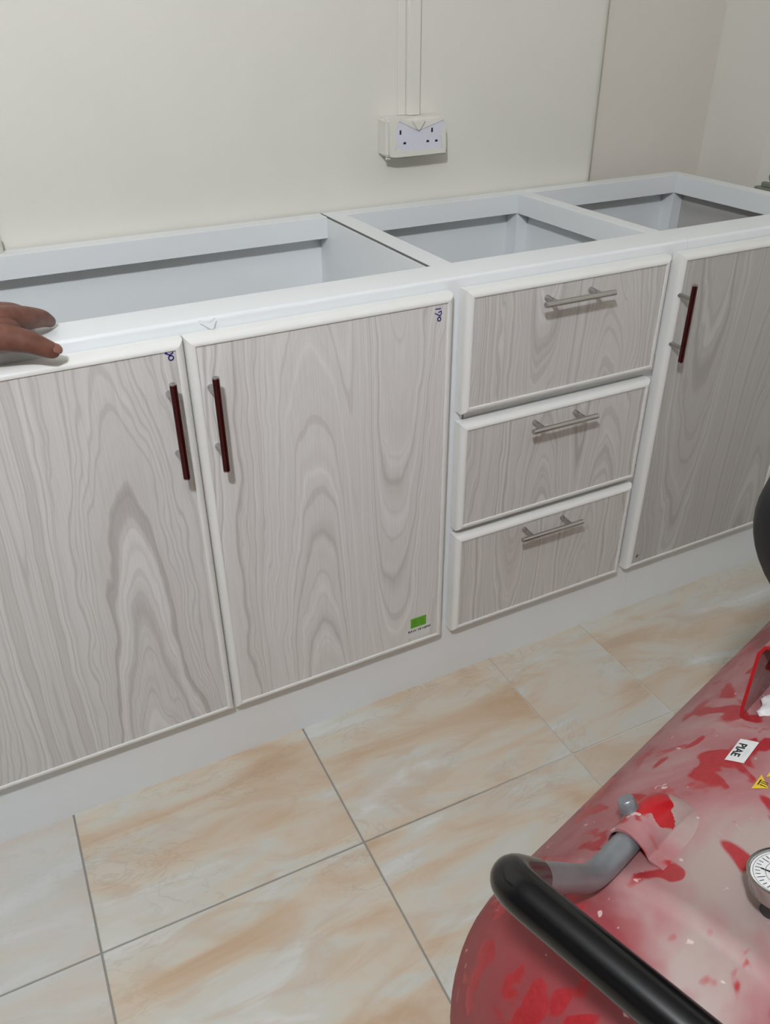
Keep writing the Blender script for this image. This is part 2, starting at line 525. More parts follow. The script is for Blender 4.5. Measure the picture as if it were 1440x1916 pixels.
def frame_rails(parent, x0, x1, z0, z1, y_off=0.0):
    """four mitred frame profiles around a front; each a part of its own"""
    cx, cz = (x0 + x1) / 2, (z0 + z1) / 2
    w, h = (x1 - x0) / 2, (z1 - z0) / 2
    sides = [((-w, h), (w, h), (0, -1)), ((w, -h), (-w, -h), (0, 1)), ((-w, -h), (-w, h), (1, 0)), ((w, h), (w, -h), (-1, 0))]
    for k, (a, b, inn) in enumerate(sides):
        bm = bmesh.new(); A = []; B = []
        a = Vector(a); b = Vector(b); inn = Vector(inn); d = (b - a).normalized()
        for u, y in PROF:
            pa = a + inn * u + d * u; pb = b + inn * u - d * u
            A.append(bm.verts.new((pa.x, y, pa.y))); B.append(bm.verts.new((pb.x, y, pb.y)))
        n = len(PROF)
        for i in range(n - 1):
            f = bm.faces.new((A[i], A[i + 1], B[i + 1], B[i])); f.smooth = 1 <= i <= 4
        bm.faces.new(A[::-1]); bm.faces.new(B)
        bm.faces.new((A[-1], A[0], B[0], B[-1]))
        bm_obj('frame_rail' if k < 2 else 'frame_stile', bm, M_BEAD, parent, (cx, y_off, cz))

def make_handle(parent, p0, p1, mats):
    """bar handle: round bar on two conical posts"""
    p0 = Vector(p0); p1 = Vector(p1); mid = (p0 + p1) / 2; d = (p1 - p0); L = d.length; d.normalize()
    bm = bmesh.new()
    r = 0.0052
    a, b = p0 - mid, p1 - mid
    add_tube(bm, [a + d * 0.0022, b - d * 0.0022], r, 18, 0, False)
    for e, s in ((a, 1), (b, -1)):
        add_tube(bm, [e + d * s * 0.0022, e + d * s * 0.0006, e], [r, r, r * 0.82], 18, 1, True)
    for s in (-1, 1):
        q = d * s * L * 0.315
        base = Vector((q.x, PY - mid.y, q.z))
        add_tube(bm, [base + Vector((0, 0.001, 0)), base + Vector((0, -0.002, 0)), base + Vector((0, -0.012, 0)), base + Vector((0, (0 - base.y) - 0.002, 0))],
                 [0.0052, 0.0052, 0.0042, 0.0040], 14, 1, True)
    return bm_obj('handle', bm, mats, parent, mid, True)

def front(name, cab, x0, x1, z0, z1, mat, label=None):
    cx, cz = (x0 + x1) / 2, (z0 + z1) / 2
    o = box(name, (x0 + 0.004, PY, z0 + 0.004), (x1 - 0.004, 0.014, z1 - 0.004), mat, cab)
    if label: o['label'] = label
    frame_rails(o, x0, x1, z0, z1)
    return o

def front_rail(cab, x0, x1):
    if abs(x0 - U1) < 0.01: x0 = U1
    """flat front rail with a rolled nose and a fascia"""
    bm = bmesh.new(); r = 0.006
    prof = [(YF, ZC - 0.025), (YF, ZC)] + [(YC + r - r * math.sin(t), ZC - r + r * math.cos(t)) for t in [k * math.pi / 2 / 6 for k in range(7)]] + [(YC, ZC - 0.034), (YC + 0.003, ZC - 0.034), (YC + 0.003, ZC - 0.025)]
    A = [bm.verts.new((x0, y, z)) for y, z in prof]; B = [bm.verts.new((x1, y, z)) for y, z in prof]
    n = len(prof)
    for i in range(n):
        j = (i + 1) % n
        f = bm.faces.new((A[i], A[j], B[j], B[i])); f.smooth = 2 <= i <= 7
    bm.faces.new(A[::-1]); bm.faces.new(B)
    bm_obj('front_rail', bm, M_WHITE, cab)

def carcass(cab, x0, x1, tube_l, tube_r, side_r=M_INNER, side_l=M_INNER):
    """sheet carcass hung on a frame of square tubes; tube_l / tube_r = inner faces of the side tubes or None"""
    t = 0.003; z0 = 0.125
    front_rail(cab, x0, x1)
    xi = tube_l if tube_l else x0 + t
    xj = tube_r if tube_r else x1 - t
    box('back_rail', (xi, YW, ZH), (xj, YW + TD, ZC), M_WHITE, cab, 0.0006, 1)
    if tube_l:
        box('side_rail', (x0, YF, ZH), (tube_l, YW + TD, ZC), M_WHITE, cab, 0.0006, 1)
        box('corner_post', (x0 + t, YW, z0 + 0.012), (tube_l, YW + TD, ZH), M_INNER, cab, 0.0006, 1)
    if tube_r:
        box('side_rail', (tube_r, YF, ZH), (x1, YW + TD, ZC), M_WHITE, cab, 0.0006, 1)
        box('corner_post', (tube_r, YW, z0 + 0.012), (x1 - t, YW + TD, ZH), M_INNER, cab, 0.0006, 1)
    tl = ZH if tube_l else ZC - 0.001
    tr_ = ZH if tube_r else ZC - 0.004
    box('side_panel', (x0, YC + 0.004, 0.0), (x0 + t, YB, tl), side_l, cab)
    if not tube_l: box('side_panel_edge', (x0, YF + 0.001, ZH), (x0 + t, YB, ZC - 0.0008), M_WHITE, cab) if False else None
    sp = box('side_panel', (x1 - t, (YC + 0.004) if tube_r else YF + 0.0005, 0.0), (x1, YB, tr_), side_r, cab)
    box('back_panel', (x0 + t, YB - 0.004, z0), (x1 - t, YB, ZC - 0.02), M_INNER, cab)
    box('bottom_panel', (x0 + t, YC + 0.004, z0), (x1 - t, YB - 0.004, z0 + 0.012), M_INNER, cab)
    box('plinth', (U1 if abs(x0 - U1) < 0.01 else x0, YC, 0.0), (x1, YC + 0.004, z0 + 0.03), M_WHITE, cab)
    for xa, xb in ((x0, x0 + 0.030), ((D3R - 0.012) if x1 == U3 else x1 - 0.030, x1)):
        box('front_post', (xa, YC, z0 + 0.03), (xb, YC + 0.004, ZC - 0.034), M_WHITE, cab)

GR = dict(
    d1=grain_mat('grain_door_a', [(-0.215, 0.11, -0.045), (0.095, 0.115, 0.05)], 0.31),
    d2=grain_mat('grain_door_b', [(-0.035, 0.11, 0.055), (0.115, 0.10, -0.05)], 1.7, 1.04),
    r1=grain_mat('grain_drawer_a', [(-0.055, 0.06, -0.075), (0.09, 0.07, 0.07)], 2.2, 0.985, 1),
    r2=grain_mat('grain_drawer_b', [(-0.03, 0.06, 0.09), (0.13, 0.07, 0.07)], 5.6, 0.985, 1),
    r3=grain_mat('grain_drawer_c', [(-0.09, 0.05, -0.09), (0.10, 0.07, 0.05)], 7.4, 0.985, 1),
    d3=grain_mat('grain_door_c_dimmed', [(-0.10, 0.10, -0.04), (0.14, 0.12, 0.03)], 9.1, 0.89, 1),  # grain darkened to paint in the weaker light at the right end
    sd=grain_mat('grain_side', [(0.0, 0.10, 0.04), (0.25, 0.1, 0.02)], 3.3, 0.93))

# two-door unit
cabA = thing('base_cabinet', 'white two-door base cabinet with pale grey woodgrain doors and long open top', 'cabinet', ((XL + U1) / 2, YB / 2, 0))
carcass(cabA, XL, U1, XL + 0.042, None)
d1 = front('door', cabA, D1L, X12 - 0.0012, ZB, ZT, GR['d1'])
d2 = front('door', cabA, X12 + 0.0012, D2R, ZB, ZT, GR['d2'])
d2['label'] = 'woodgrain door with a small green sticker'
HM_V = [M_MAROON, M_CHROME]; HM_H = [M_CHROME, M_CHROME]
make_handle(d1, (0.2530, -0.040, 0.8100), (0.2530, -0.040, 0.6575), HM_V)
make_handle(d2, (0.3140, -0.040, 0.8075), (0.3140, -0.040, 0.6545), HM_V)

# drawer unit
cabB = thing('drawer_cabinet', 'white base cabinet with three woodgrain drawers and steel bar handles', 'cabinet', ((U1 + U2) / 2, YB / 2, 0))
carcass(cabB, U1 + 0.0018, U2, ML, MR)
for (za, zb_, key, hz) in ((Z1B, ZT, 'r1', 0.8225), (Z2B, Z2T, 'r2', 0.5860), (ZB, Z3T, 'r3', 0.3480)):
    f = front('drawer_front', cabB, DRL, DRR, za, zb_, GR[key])
    make_handle(f, (0.8875, -0.040, hz), (1.0375, -0.040, hz), HM_H)

box('gap_shade_strip', (U1 + 0.0001, YF, ZC - 0.03), (U1 + 0.0017, YW + TD, ZC - 0.0006), plain('gap_shade_grey', srgb(112, 112, 108), 0.8), cabB)  # added strip; its grey paints the shade in the open seam

for za, zb_ in ((Z2T - 0.02, Z1B + 0.02), (Z3T - 0.02, Z2B + 0.02)):
    box('middle_rail', (U1 + 0.03, YC, za), (U2 - 0.03, YC + 0.004, zb_), M_WHITE, cabB)

# right-hand door unit
cabC = thing('base_cabinet', 'white single-door base cabinet beside the corner, tall grey woodgrain door', 'cabinet', ((U2 + U3) / 2, YB / 2, 0))
carcass(cabC, U2 + 0.0004, U3, None, RR, side_r=GR['sd'])
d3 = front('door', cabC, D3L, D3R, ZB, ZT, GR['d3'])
make_handle(d3, (1.2285, -0.040, 0.8085), (1.2285, -0.040, 0.6560), HM_V)

# pen marks "170", turned on their side
def pen170(door, px, py, sx, sz, strokes, w=0.0016, mat=M_PEN):
    p = on_y(px, py, PY)
    bm = bmesh.new()
    for st in strokes:
        add_stroke(bm, [(v * sx, -u * sz) for u, v in st], w, -0.0001)
    o = bm_obj('pen_mark', bm, mat, door, (p.x, PY, p.z))
    o['label'] = 'handwritten 170 in blue pen'
circ = lambda u, v, ru, rv: [(u + ru * math.cos(t * math.pi / 5), v + rv * math.sin(t * math.pi / 5)) for t in range(11)]
pen170(d2, 819, 589, 0.010, 0.010, [[(-1.0, -0.5), (-0.95, 0.5)], [(-0.35, 0.1), (-0.55, 0.55), (-0.1, 0.65), (0.25, 0.35), (0.0, 0.0), (-0.3, -0.55)], circ(0.75, 0.25, 0.32, 0.3)])
pen170(d1, 313, 665, 0.010, 0.010, [[(-0.9, -1.2), (-0.7, -0.5), (-0.3, 0.0)], [(-0.7, 0.3), (-0.8, 0.75), (-0.2, 0.75), (0.0, 0.3), (-0.35, -0.3)], circ(0.45, 0.45, 0.35, 0.35)])
p = on_y(1191, 1040, PY); bm = bmesh.new()
add_stroke(bm, [(0.002, 0.004), (-0.002, 0.001), (-0.002, -0.003), (0.001, -0.004), (0.002, -0.001), (-0.001, 0.0)], 0.0012, -0.0001)
add_stroke(bm, [(0.003, 0.001), (0.006, 0.0)], 0.001, -0.0001)
bm_obj('pen_mark', bm, M_BLACKINK, d3, (p.x, PY, p.z))
# pencil tick on the top rail
p = on_z(392, 604, ZC); bm = bmesh.new()
add_plate(bm, [(-0.012, 0.016), (-0.0105, 0.016), (0.0008, 0.0), (-0.0008, 0.0)], 0, 0.0003)
add_plate(bm, [(0.012, 0.0155), (0.013, 0.0145), (0.0008, 0.0), (-0.0008, 0.0004)], 0, 0.0003)
bm_obj('pencil_tick', bm, M_PENCIL, cabA, (p.x, p.y, ZC))

# sticker on the second door
def quad_on(door, corners):
    return [on_y(a, b, PY) for a, b in corners]
q = quad_on(d2, [(761, 1176), (806, 1162), (806, 1184), (762, 1198)])
cx = sum(v.x for v in q) / 4; cz = sum(v.z for v in q) / 4
hw = 0.0245; hh = 0.012
bm = bmesh.new()
add_box(bm, (-hw, -0.0004, -hh), (hw, 0, hh), 0)
gq = quad_on(d2, [(766, 1158), (798, 1149), (798, 1168), (767, 1177)])
gx = sum(v.x for v in gq) / 4 - cx; gz = sum(v.z for v in gq) / 4 - cz
gw, gh = 0.0175, 0.0118
add_box(bm, (gx - gw, -0.0007, gz - gh), (gx + gw, -0.0001, gz + gh), 1)
for k in range(2):
    for j in range(3):
        add_box(bm, (gx - 0.014 + k * 0.016, -0.0009, gz - 0.007 + j * 0.006), (gx - 0.004 + k * 0.016 + (j % 2) * 0.002, -0.0007, gz - 0.0055 + j * 0.006), 2)
RXm = Matrix.Translation((0, -0.0005, 0.0045)) @ Matrix.Rotation(math.pi / 2, 4, 'X')
add_text(bm, 'RAW YE NEW', RXm, 0.0082, 3)
st = bm_obj('sticker', bm, [M_PAPER, M_GREEN, M_GREEND, M_BLACKINK], d2, (cx, PY - 0.0001, cz))
st['label'] = 'green and white sticker'

# ---------------------------------------------------------------- wall socket and trunking
yw0 = YWALL
sx0, sx1 = on_y(727, 258, yw0 - 0.047).x, on_y(834, 250, yw0 - 0.047).x
sz0, sz1 = on_y(775, 291, yw0 - 0.045).z, on_y(775, 221, yw0 - 0.045).z
sock = thing('wall_socket', 'double wall socket in a cream box half masked with painted film', 'socket', ((sx0 + sx1) / 2, yw0, sz0))
sd = 0.040
# tapered back box
bm = bmesh.new()
A = [bm.verts.new(v) for v in ((sx0 - .001, yw0, sz0), (sx1 + .001, yw0, sz0), (sx1 + .001, yw0, sz1 + .002), (sx0 - .001, yw0, sz1 + .002))]
B = [bm.verts.new(v) for v in ((sx0 - .002, yw0 - sd, sz0), (sx1 - .002, yw0 - sd, sz0), (sx1 - .002, yw0 - sd, sz1), (sx0 - .002, yw0 - sd, sz1))]
bm.faces.new(A); bm.faces.new(B[::-1])
for i in range(4): bm.faces.new((A[i], A[(i + 1) % 4], B[(i + 1) % 4], B[i]))
bmesh.ops.bevel(bm, geom=bm.edges[:], offset=0.004, segments=3, affect='EDGES')
bm_obj('back_box', bm, M_CREAM, sock)
fy = yw0 - sd
fp = box('face_plate', (sx0 + 0.009, fy - 0.007, sz0 + 0.001), (sx1 - 0.004, fy, sz1 - 0.006), M_SOCK, sock, 0.003, 3)
for (px, py, hw_, hh_) in ((749, 248, .0019, .0042), (757, 268, .0030, .0020), (808, 243, .0019, .0042), (800, 264, .0030, .0020), (816, 263, .0030, .0020)):
    h = on_y(px, py, fy - 0.0072)
    box('pin_hole', (h.x - hw_, fy - 0.0074, h.z - hh_), (h.x + hw_, fy - 0.0062, h.z + hh_), M_HOLE, fp)
for (px, py) in ((734, 259), (824, 251), (775, 271)):
    h = on_y(px, py, fy - 0.007)
    bm = bmesh.new(); add_lathe(bm, [(0, 0), (0, .003), (.0006, .0028), (.0006, 0)], (0, 0, 0), (0, -1, 0), 14)
    bm_obj('plate_screw', bm, M_CREAM, fp, (h.x, fy - 0.007, h.z))
# painted film left around the plate: irregular torn rim with a V flap at the top
def film(name, pix, y0, th):
    pts = [on_y(a, b, y0) for a, b in pix]
    c = sum(pts, Vector()) / len(pts)
    bm = bmesh.new(); add_plate(bm, [(p.x - c.x, p.z - c.z) for p in pts], 0, -th, 0, 'y')
    return bm_obj(name, bm, M_CREAM, sock, (c.x, y0, c.z))
ff = fy - 0.0073
film('paint_film', [(728, 221), (732, 219), (750, 220), (779, 232), (788, 231), (828, 217), (833, 222), (790, 241), (779, 243), (746, 227), (738, 250), (742, 270), (738, 282), (736, 291), (729, 294)], ff, 0.0012)
film('paint_film', [(729, 294), (736, 287), (745, 275), (752, 283), (790, 279), (833, 275), (833, 285), (790, 290), (740, 295)], ff, 0.0010)
film('paint_film', [(824, 248), (833, 226), (834, 278), (827, 277)], ff, 0.0012)
bm = bmesh.new()
h = on_y(781, 245, ff - 0.001)
add_plate(bm, [(-0.013, 0.014), (0.016, 0.015), (0.004, -0.001), (0.0005, -0.003), (-0.004, 0.0)], 0, -0.006, 0, 'y')
bm_obj('paint_flap', bm, M_CREAM, sock, (h.x, ff, h.z + 0.005))
# lip of film sagging under the box
bm = bmesh.new()
pp = [on_y(a, b, fy + 0.01) for a, b in ((722, 297), (834, 286))]
add_tube(bm, [pp[0], pp[0].lerp(pp[1], .3) + Vector((0, 0, -.002)), pp[0].lerp(pp[1], .62) + Vector((0, 0, .001)), pp[1]], 0.003, 8)
bm_obj('film_edge', bm, M_CREAM, sock)

tx0, tx1, tx2 = (on_y(k, 120, yw0 - 0.008).x for k in (746, 760.5, 784))
tr = thing('cable_trunking', 'slim cream cable trunking running up the wall from the socket', 'trunking', ((tx1 + tx2) / 2, yw0, sz1 + 0.002))
box('trunking_base', (tx1, yw0 - 0.012, sz1 + 0.002), (tx2, yw0, HW), M_CREAM, tr, 0.001, 1)
box('trunking_lid', (tx1 + 0.001, yw0 - 0.0155, sz1 + 0.002), (tx2 - 0.001, yw0 - 0.012, HW), M_CREAM, tr, 0.0012, 2)
box('side_strip', (tx0, yw0 - 0.005, sz1 + 0.002), (tx1 - 0.0002, yw0, HW), M_CREAM, tr, 0.001, 1)

# conduit at the far left of the back wall
pb = on_y(-12, 463, yw0 - 0.02)
cp = thing('conduit_pipe', 'white vertical conduit pipe on the wall above the long cabinet', 'pipe', (pb.x, yw0 - 0.018, pb.z - 0.01))
bm = bmesh.new(); add_tube(bm, [(0, 0, 0), (0, 0, HW - pb.z)], 0.0125, 20); bm_obj('pipe', bm, M_CREAM, cp, cp.location, True)
bm = bmesh.new(); add_lathe(bm, [(-.004, 0), (-.004, .014), (.0, .0155), (.024, .0155), (.026, .013)], (0, 0, 0), (0, 0, 1), 20); bm_obj('end_cap', bm, M_CREAM, cp, cp.location)
for zz in (1.3, 1.9):
    box('clip', (cp.location.x - .016, yw0 - .034, zz), (cp.location.x + .016, yw0, zz + .014), M_CREAM, cp, .002, 1)

# grey-green pipe bracket on the right wall
pg = on_x(1424, 352, WALL_X - 0.02)
gb = thing('pipe_bracket', 'small grey-green ring bracket fixed low on the wall behind the cabinet top', 'bracket', (WALL_X, pg.y, pg.z))
bm = bmesh.new(); add_box(bm, (-0.03, -0.07, -0.014), (0, 0.016, 0.004), 0, .002, 1); bm_obj('base_plate', bm, M_GREYGREEN, gb, gb.location)
bm = bmesh.new(); add_box(bm, (-0.026, -0.07, 0.004), (-.002, 0.000, 0.016), 0, .002, 1); bm_obj('step_block', bm, M_GREYGREEN, gb, gb.location)
bm = bmesh.new()
add_tube(bm, [(-0.014, -0.032 + 0.018 * math.cos(t), 0.030 + 0.014 * math.sin(t)) for t in [k * math.pi / 8 for k in range(17)]], 0.0035, 10, 0, False)
bm_obj('ring', bm, M_GREYGREEN, gb, gb.location, True)

# ---------------------------------------------------------------- air compressor
Q0 = Vector((0.277, -0.945, 0.0))
AX = Vector((math.cos(math.radians(16.32)), math.sin(math.radians(16.32)), 0)); BX = Vector((-AX.y, AX.x, 0)); ZX = Vector((0, 0, 1))
TR, TZ, S0, S1, DH = 0.235, 0.335, 0.187, 0.95, 0.19
def W(s, l, z): return Q0 + AX * s + BX * l + ZX * z
def onl(px, py, L):
    d = ray(px, py); t = (L - (CAM - Q0).dot(BX)) / d.dot(BX); P = CAM + d * t
    return (P - Q0).dot(AX), P.z
base = W(0.56, 0, 0)
comp = thing('air_compressor', 'dusty red air compressor tank on wheels with a black grip handle', 'compressor', base)
# tank: lathe with a lapped weld seam near each end
prof = []
K = 18
for k in range(K + 1):
    t = math.pi / 2 * k / K
    prof.append((S0 - DH * math.cos(t), TR * math.sin(t)))
prof += [(S0 + 0.006, TR + 0.0005), (S0 + 0.008, TR + 0.0022), (S0 + 0.024, TR + 0.0022), (S0 + 0.026, TR + 0.0006)]
for k in range(1, 8): prof.append((S0 + 0.026 + (S1 - S0 - 0.052) * k / 8, TR))
prof += [(S1 - 0.026, TR + .0006), (S1 - 0.024, TR + .0022), (S1 - 0.008, TR + .0022), (S1 - 0.006, TR + .0005)]
for k in range(K + 1):
    t = math.pi / 2 * (K - k) / K
    prof.append((S1 + DH * math.cos(t), TR * math.sin(t)))
bm = bmesh.new(); add_lathe(bm, prof, Q0 + ZX * TZ - base, AX, 72)
tank = bm_obj('tank', bm, M_RED, comp, base, True)

def surf(s, ang, extra=0.0):
    return W(s, (TR + extra) * math.sin(ang), TZ + (TR + extra) * math.cos(ang))
# handle
HL = 0.1105
LEG = TZ + math.sqrt((TR + 0.0145) ** 2 - HL ** 2)
cs, czz = onl(940, 1640, HL)
bs, bz = onl(1108, 1652, HL)
bz = LEG
p0 = W(0.272, HL, LEG); p1 = W(bs, HL, LEG); p2 = W(cs, HL, czz); p3 = W(cs, -HL, czz); p4 = W(bs, -HL, LEG); p5 = W(0.272, -HL, LEG)
bm = bmesh.new()
path = round_path([p0 - base, p1 - base, p2 - base, p3 - base, p4 - base, p5 - base], [0.03, 0.028, 0.028, 0.03], 8)
add_tube(bm, path, 0.0128, 22)
bm_obj('handle_tube', bm, M_ZINC, comp, base, True)
bm = bmesh.new()
g0 = p2 + (p1 - p2) * 0.30; g1 = p3 + (p4 - p3) * 0.30
gp = round_path([g0 - base, p2 - base, p3 - base, g1 - base], [0.028, 0.028], 10)
add_tube(bm, gp, [0.0150] + [0.0168] * (len(gp) - 2) + [0.0150], 26)
bm_obj('handle_grip', bm, M_RUBBER, comp, base, True)
# saddle sockets holding the tube, each with a bolt
RUB = CAM + ray(1226, 1506).normalized() * 0.926
for sg in (1, -1):
    cen = W(0, sg * HL, LEG)
    rad = BX * (sg * HL) + ZX * (LEG - TZ); rad.normalize()
    tan = AX.cross(rad)
    s_in, s_out = 0.230, 0.322
    NU = 150
    us = [(-1 + 2 * k / NU) for k in range(NU + 1)]
    def pt(s, u, k, thin):
        """point on the arch: u across, height above the shell; k closes the far end"""
        hw_ = 0.047 * (0.55 + 0.45 * k)
        uu = u * hw_
        core = max(0.0, 1 - (uu / 0.0235) ** 2) ** 0.5
        skirt = max(0.0, 1 - abs(uu) / hw_) ** 1.3
        hgt = max(0.0335 * core, 0.020 * skirt) * k - thin
        v = rad * TR + tan * uu
        return Q0 + ZX * TZ + AX * s + v.normalized() * (TR - 0.002 + hgt) - base
    ks = [(s_in + 0.04 * q / 32, 1.0) for q in range(33)] + [(s_in + 0.04 + (s_out - s_in - 0.04) * math.sin(q * math.pi / 128), math.cos(q * math.pi / 128)) for q in range(1, 65)]
    bm = bmesh.new()
    rows = [[bm.verts.new(pt(s, u, k, 0)) for u in us] for s, k in ks]
    inn = [[bm.verts.new(pt(s, u, 1.0, 0.0035)) for u in us] for s in (s_in, s_in + 0.03)]
    for ri_, (A_, B_) in enumerate(zip(rows, rows[1:])):
        for k in range(NU):
            f = bm.faces.new((A_[k], A_[k + 1], B_[k + 1], B_[k])); f.smooth = True
            # rubbed, clean red paint on the rounded end
            if sg > 0:
                c_ = f.calc_center_median() + base - RUB; th_ = math.atan2(c_.dot(BX), c_.dot(AX))
                if c_.length < 0.0215 * (1 + 0.22 * math.sin(3 * th_ + 1) + 0.1 * math.sin(7 * th_)): f.material_index = 1
    for k in range(NU):
        bm.faces.new((inn[0][k], inn[1][k], inn[1][k + 1], inn[0][k + 1])); bm.faces.new((rows[0][k], inn[0][k], inn[0][k + 1], rows[0][k + 1]))
    bmesh.ops.recalc_face_normals(bm, faces=bm.faces[:])
    so = bm_obj('handle_socket', bm, [M_RED2, M_REDCLEAN], comp, base)
    bp = Q0 + ZX * TZ + (rad * TR + tan * (-0.010)).normalized() * (TR + 0.0295) + AX * 0.262
    bm = bmesh.new(); add_lathe(bm, [(-.004, 0), (-.004, .0098), (.0015, .0098), (.0015, .0090), (.0112, .0090), (.0126, .0080), (.0126, 0)], bp - base, rad + BX * 0.15, 20)
    bm_obj('bolt', bm, M_ZINC, so, base)

# pressure gauge on a short elbow
gc = CAM + ray(1474, 1640).normalized() * 0.85
gn = (ZX * 1.0 + AX * 0.10 + BX * 0.30).normalized()
bm = bmesh.new()
add_lathe(bm, [(-.014, 0), (-.014, .030), (-.012, .0315), (-.002, .0315), (.002, .033), (.004, .033), (.004, .0305), (.001, .0300), (.0005, 0)], gc - base, gn, 44)
gau = bm_obj('pressure_gauge', bm, M_CHROME, comp, base)
bm = bmesh.new(); add_lathe(bm, [(.0012, 0), (.0012, .0298), (.0018, .0298), (.0018, 0)], gc - base, gn, 40)
bm_obj('dial_face', bm, M_PAPER, gau, base)
gu = gn.orthogonal().normalized(); gv = gn.cross(gu)
bm = bmesh.new()
for k in range(28):
    t = math.radians(-135 + 270 * k / 27)
    d_ = gu * math.cos(t) + gv * math.sin(t); e_ = gn.cross(d_) * 0.0004
    r0_ = .022 if k % 3 else .019
    q_ = [gc + gn * .0021 - base + d_ * a_ + e_ * b_ for a_, b_ in ((r0_, -1), (r0_, 1), (.026, 1), (.026, -1))]
    bm.faces.new([bm.verts.new(v) for v in q_])
for rr_ in (0.0175, 0.0275):
    ring0 = [bm.verts.new(gc + gn * .0021 - base + (gu * math.cos(t) + gv * math.sin(t)) * rr_) for t in [k * math.pi / 24 for k in range(49)]]
    ring1 = [bm.verts.new(gc + gn * .0021 - base + (gu * math.cos(t) + gv * math.sin(t)) * (rr_ + .0004)) for t in [k * math.pi / 24 for k in range(49)]]
    for k in range(48): bm.faces.new((ring0[k], ring0[k + 1], ring1[k + 1], ring1[k]))
bm_obj('dial_marks', bm, M_BLACKINK, gau, base)
bm = bmesh.new(); add_tube(bm, [gc + gn * .003 - base - gu * .006, gc + gn * .003 - base + gu * .004 + gv * .021], [.0012, .0004], 8)
bm_obj('needle', bm, M_BLACKINK, gau, base)
wl = gc - Q0 - ZX * TZ; sg_ = wl.dot(AX); wl -= AX * sg_
ft = Q0 + ZX * TZ + AX * sg_ + wl.normalized() * (TR - 0.003)
bm = bmesh.new(); add_tube(bm, [ft - base, gc - gn * .013 - base], 0.008, 14); bm_obj('gauge_stem', bm, M_IRON, comp, base, True)

# saddle bracket: inverted U of bent sheet, its open end towards the handle
ss, sl = 0.49, 0.115
zb0 = TZ + math.sqrt(TR ** 2 - sl ** 2); zt0 = zb0 + 0.113
prof2 = [(sl - 0.014, zb0 + 0.004), (sl - 0.006, zb0 + 0.0005), (sl, zb0 + 0.006), (sl + 0.001, zb0 + 0.016), (sl + 0.001, zt0 - 0.014), (sl - 0.003, zt0 - 0.004), (sl - 0.012, zt0)]
full = prof2 + [(-l, z) for l, z in prof2[::-1]]
bm = bmesh.new(); th = 0.004
def offs(i):
    a = Vector(full[max(0, i - 1)]); b = Vector(full[min(len(full) - 1, i + 1)]); d = (b - a).normalized(); nn = Vector((d.y, -d.x))
    p = Vector(full[i]); 
    return p + nn * th
inner = [offs(i) for i in range(len(full))]
cols = []
for s in (ss, ss + 0.34):
    cols.append(([bm.verts.new(W(s, l, z) - base) for l, z in full], [bm.verts.new(W(s, p.x, p.y) - base) for p in inner]))
(O1, I1), (O2, I2) = cols
for k in range(len(full) - 1):
    bm.faces.new((O1[k], O1[k + 1], O2[k + 1], O2[k])); bm.faces.new((I1[k], I2[k], I2[k + 1], I1[k + 1]))
    bm.faces.new((O1[k], I1[k], I1[k + 1], O1[k + 1])).material_index = 1; bm.faces.new((O2[k], O2[k + 1], I2[k + 1], I2[k])).material_index = 1
for k in (0, len(full) - 1): bm.faces.new((O1[k], O2[k], I2[k], I1[k])).material_index = 1
bm_obj('pump_saddle', bm, [M_RED, M_REDCLEAN], comp, base)

# motor with black cover on the saddle
mc = W(0.0, 0.062, 0.790)
bm = bmesh.new()
R_ = 0.119
add_lathe(bm, [(0.50, 0), (0.50, 0.07), (0.503, 0.088), (0.512, 0.104), (0.528, 0.114), (0.55, R_), (0.63, R_), (0.635, R_ - 0.004), (0.635, 0)], mc - base, AX, 48)
mcov = bm_obj('motor_cover', bm, M_BLACK, comp, base, True)
bm = bmesh.new(); add_lathe(bm, [(0.6351, 0), (0.6351, .108), (0.82, .108), (0.825, .10), (0.825, 0)], mc - base, AX, 40)
mot = bm_obj('motor_body', bm, M_IRON, comp, base)
for k in range(12):
    t = 2 * math.pi * k / 12
    d_ = BX * math.cos(t) + ZX * math.sin(t)
    if d_.z < -0.6: continue
    bm = bmesh.new()
    e_ = AX.cross(d_) * 0.002
    cs_ = [mc - base + AX * s + d_ * r__ + e_ * g for s in (0.65, 0.81) for r__ in (.1065, .120) for g in (-1, 1)]
    v_ = [bm.verts.new(c_) for c_ in cs_]
    for f in ((0, 1, 3, 2), (4, 6, 7, 5), (0, 4, 5, 1), (2, 3, 7, 6), (0, 2, 6, 4), (1, 5, 7, 3)): bm.faces.new([v_[i] for i in f])
    bm_obj('cooling_fin', bm, M_IRON, mot, base)
bm = bmesh.new()
cyl = [(-.004, 0), (-.004, .055), (.02, .055)]
for k in range(7): cyl += [(.02 + k * .014, .046), (.027 + k * .014, .046), (.027 + k * .014, .060), (.031 + k * .014, .060), (.034 + k * .014, .046)]
cyl += [(.13, .062), (.165, .062), (.172, .052), (.172, 0)]
add_lathe(bm, cyl, W(0.73, 0.062, 0.895) - base, ZX, 36)
bm_obj('pump_cylinder', bm, M_IRON, comp, base)
bm = bmesh.new()
add_lathe(bm, [(0, 0), (0, .040), (.006, .046), (.045, .046), (.052, .038), (.052, 0)], W(0.73, -0.002, 1.04) - base, -BX, 30)
bm_obj('air_filter', bm, M_BLACK, comp, base)
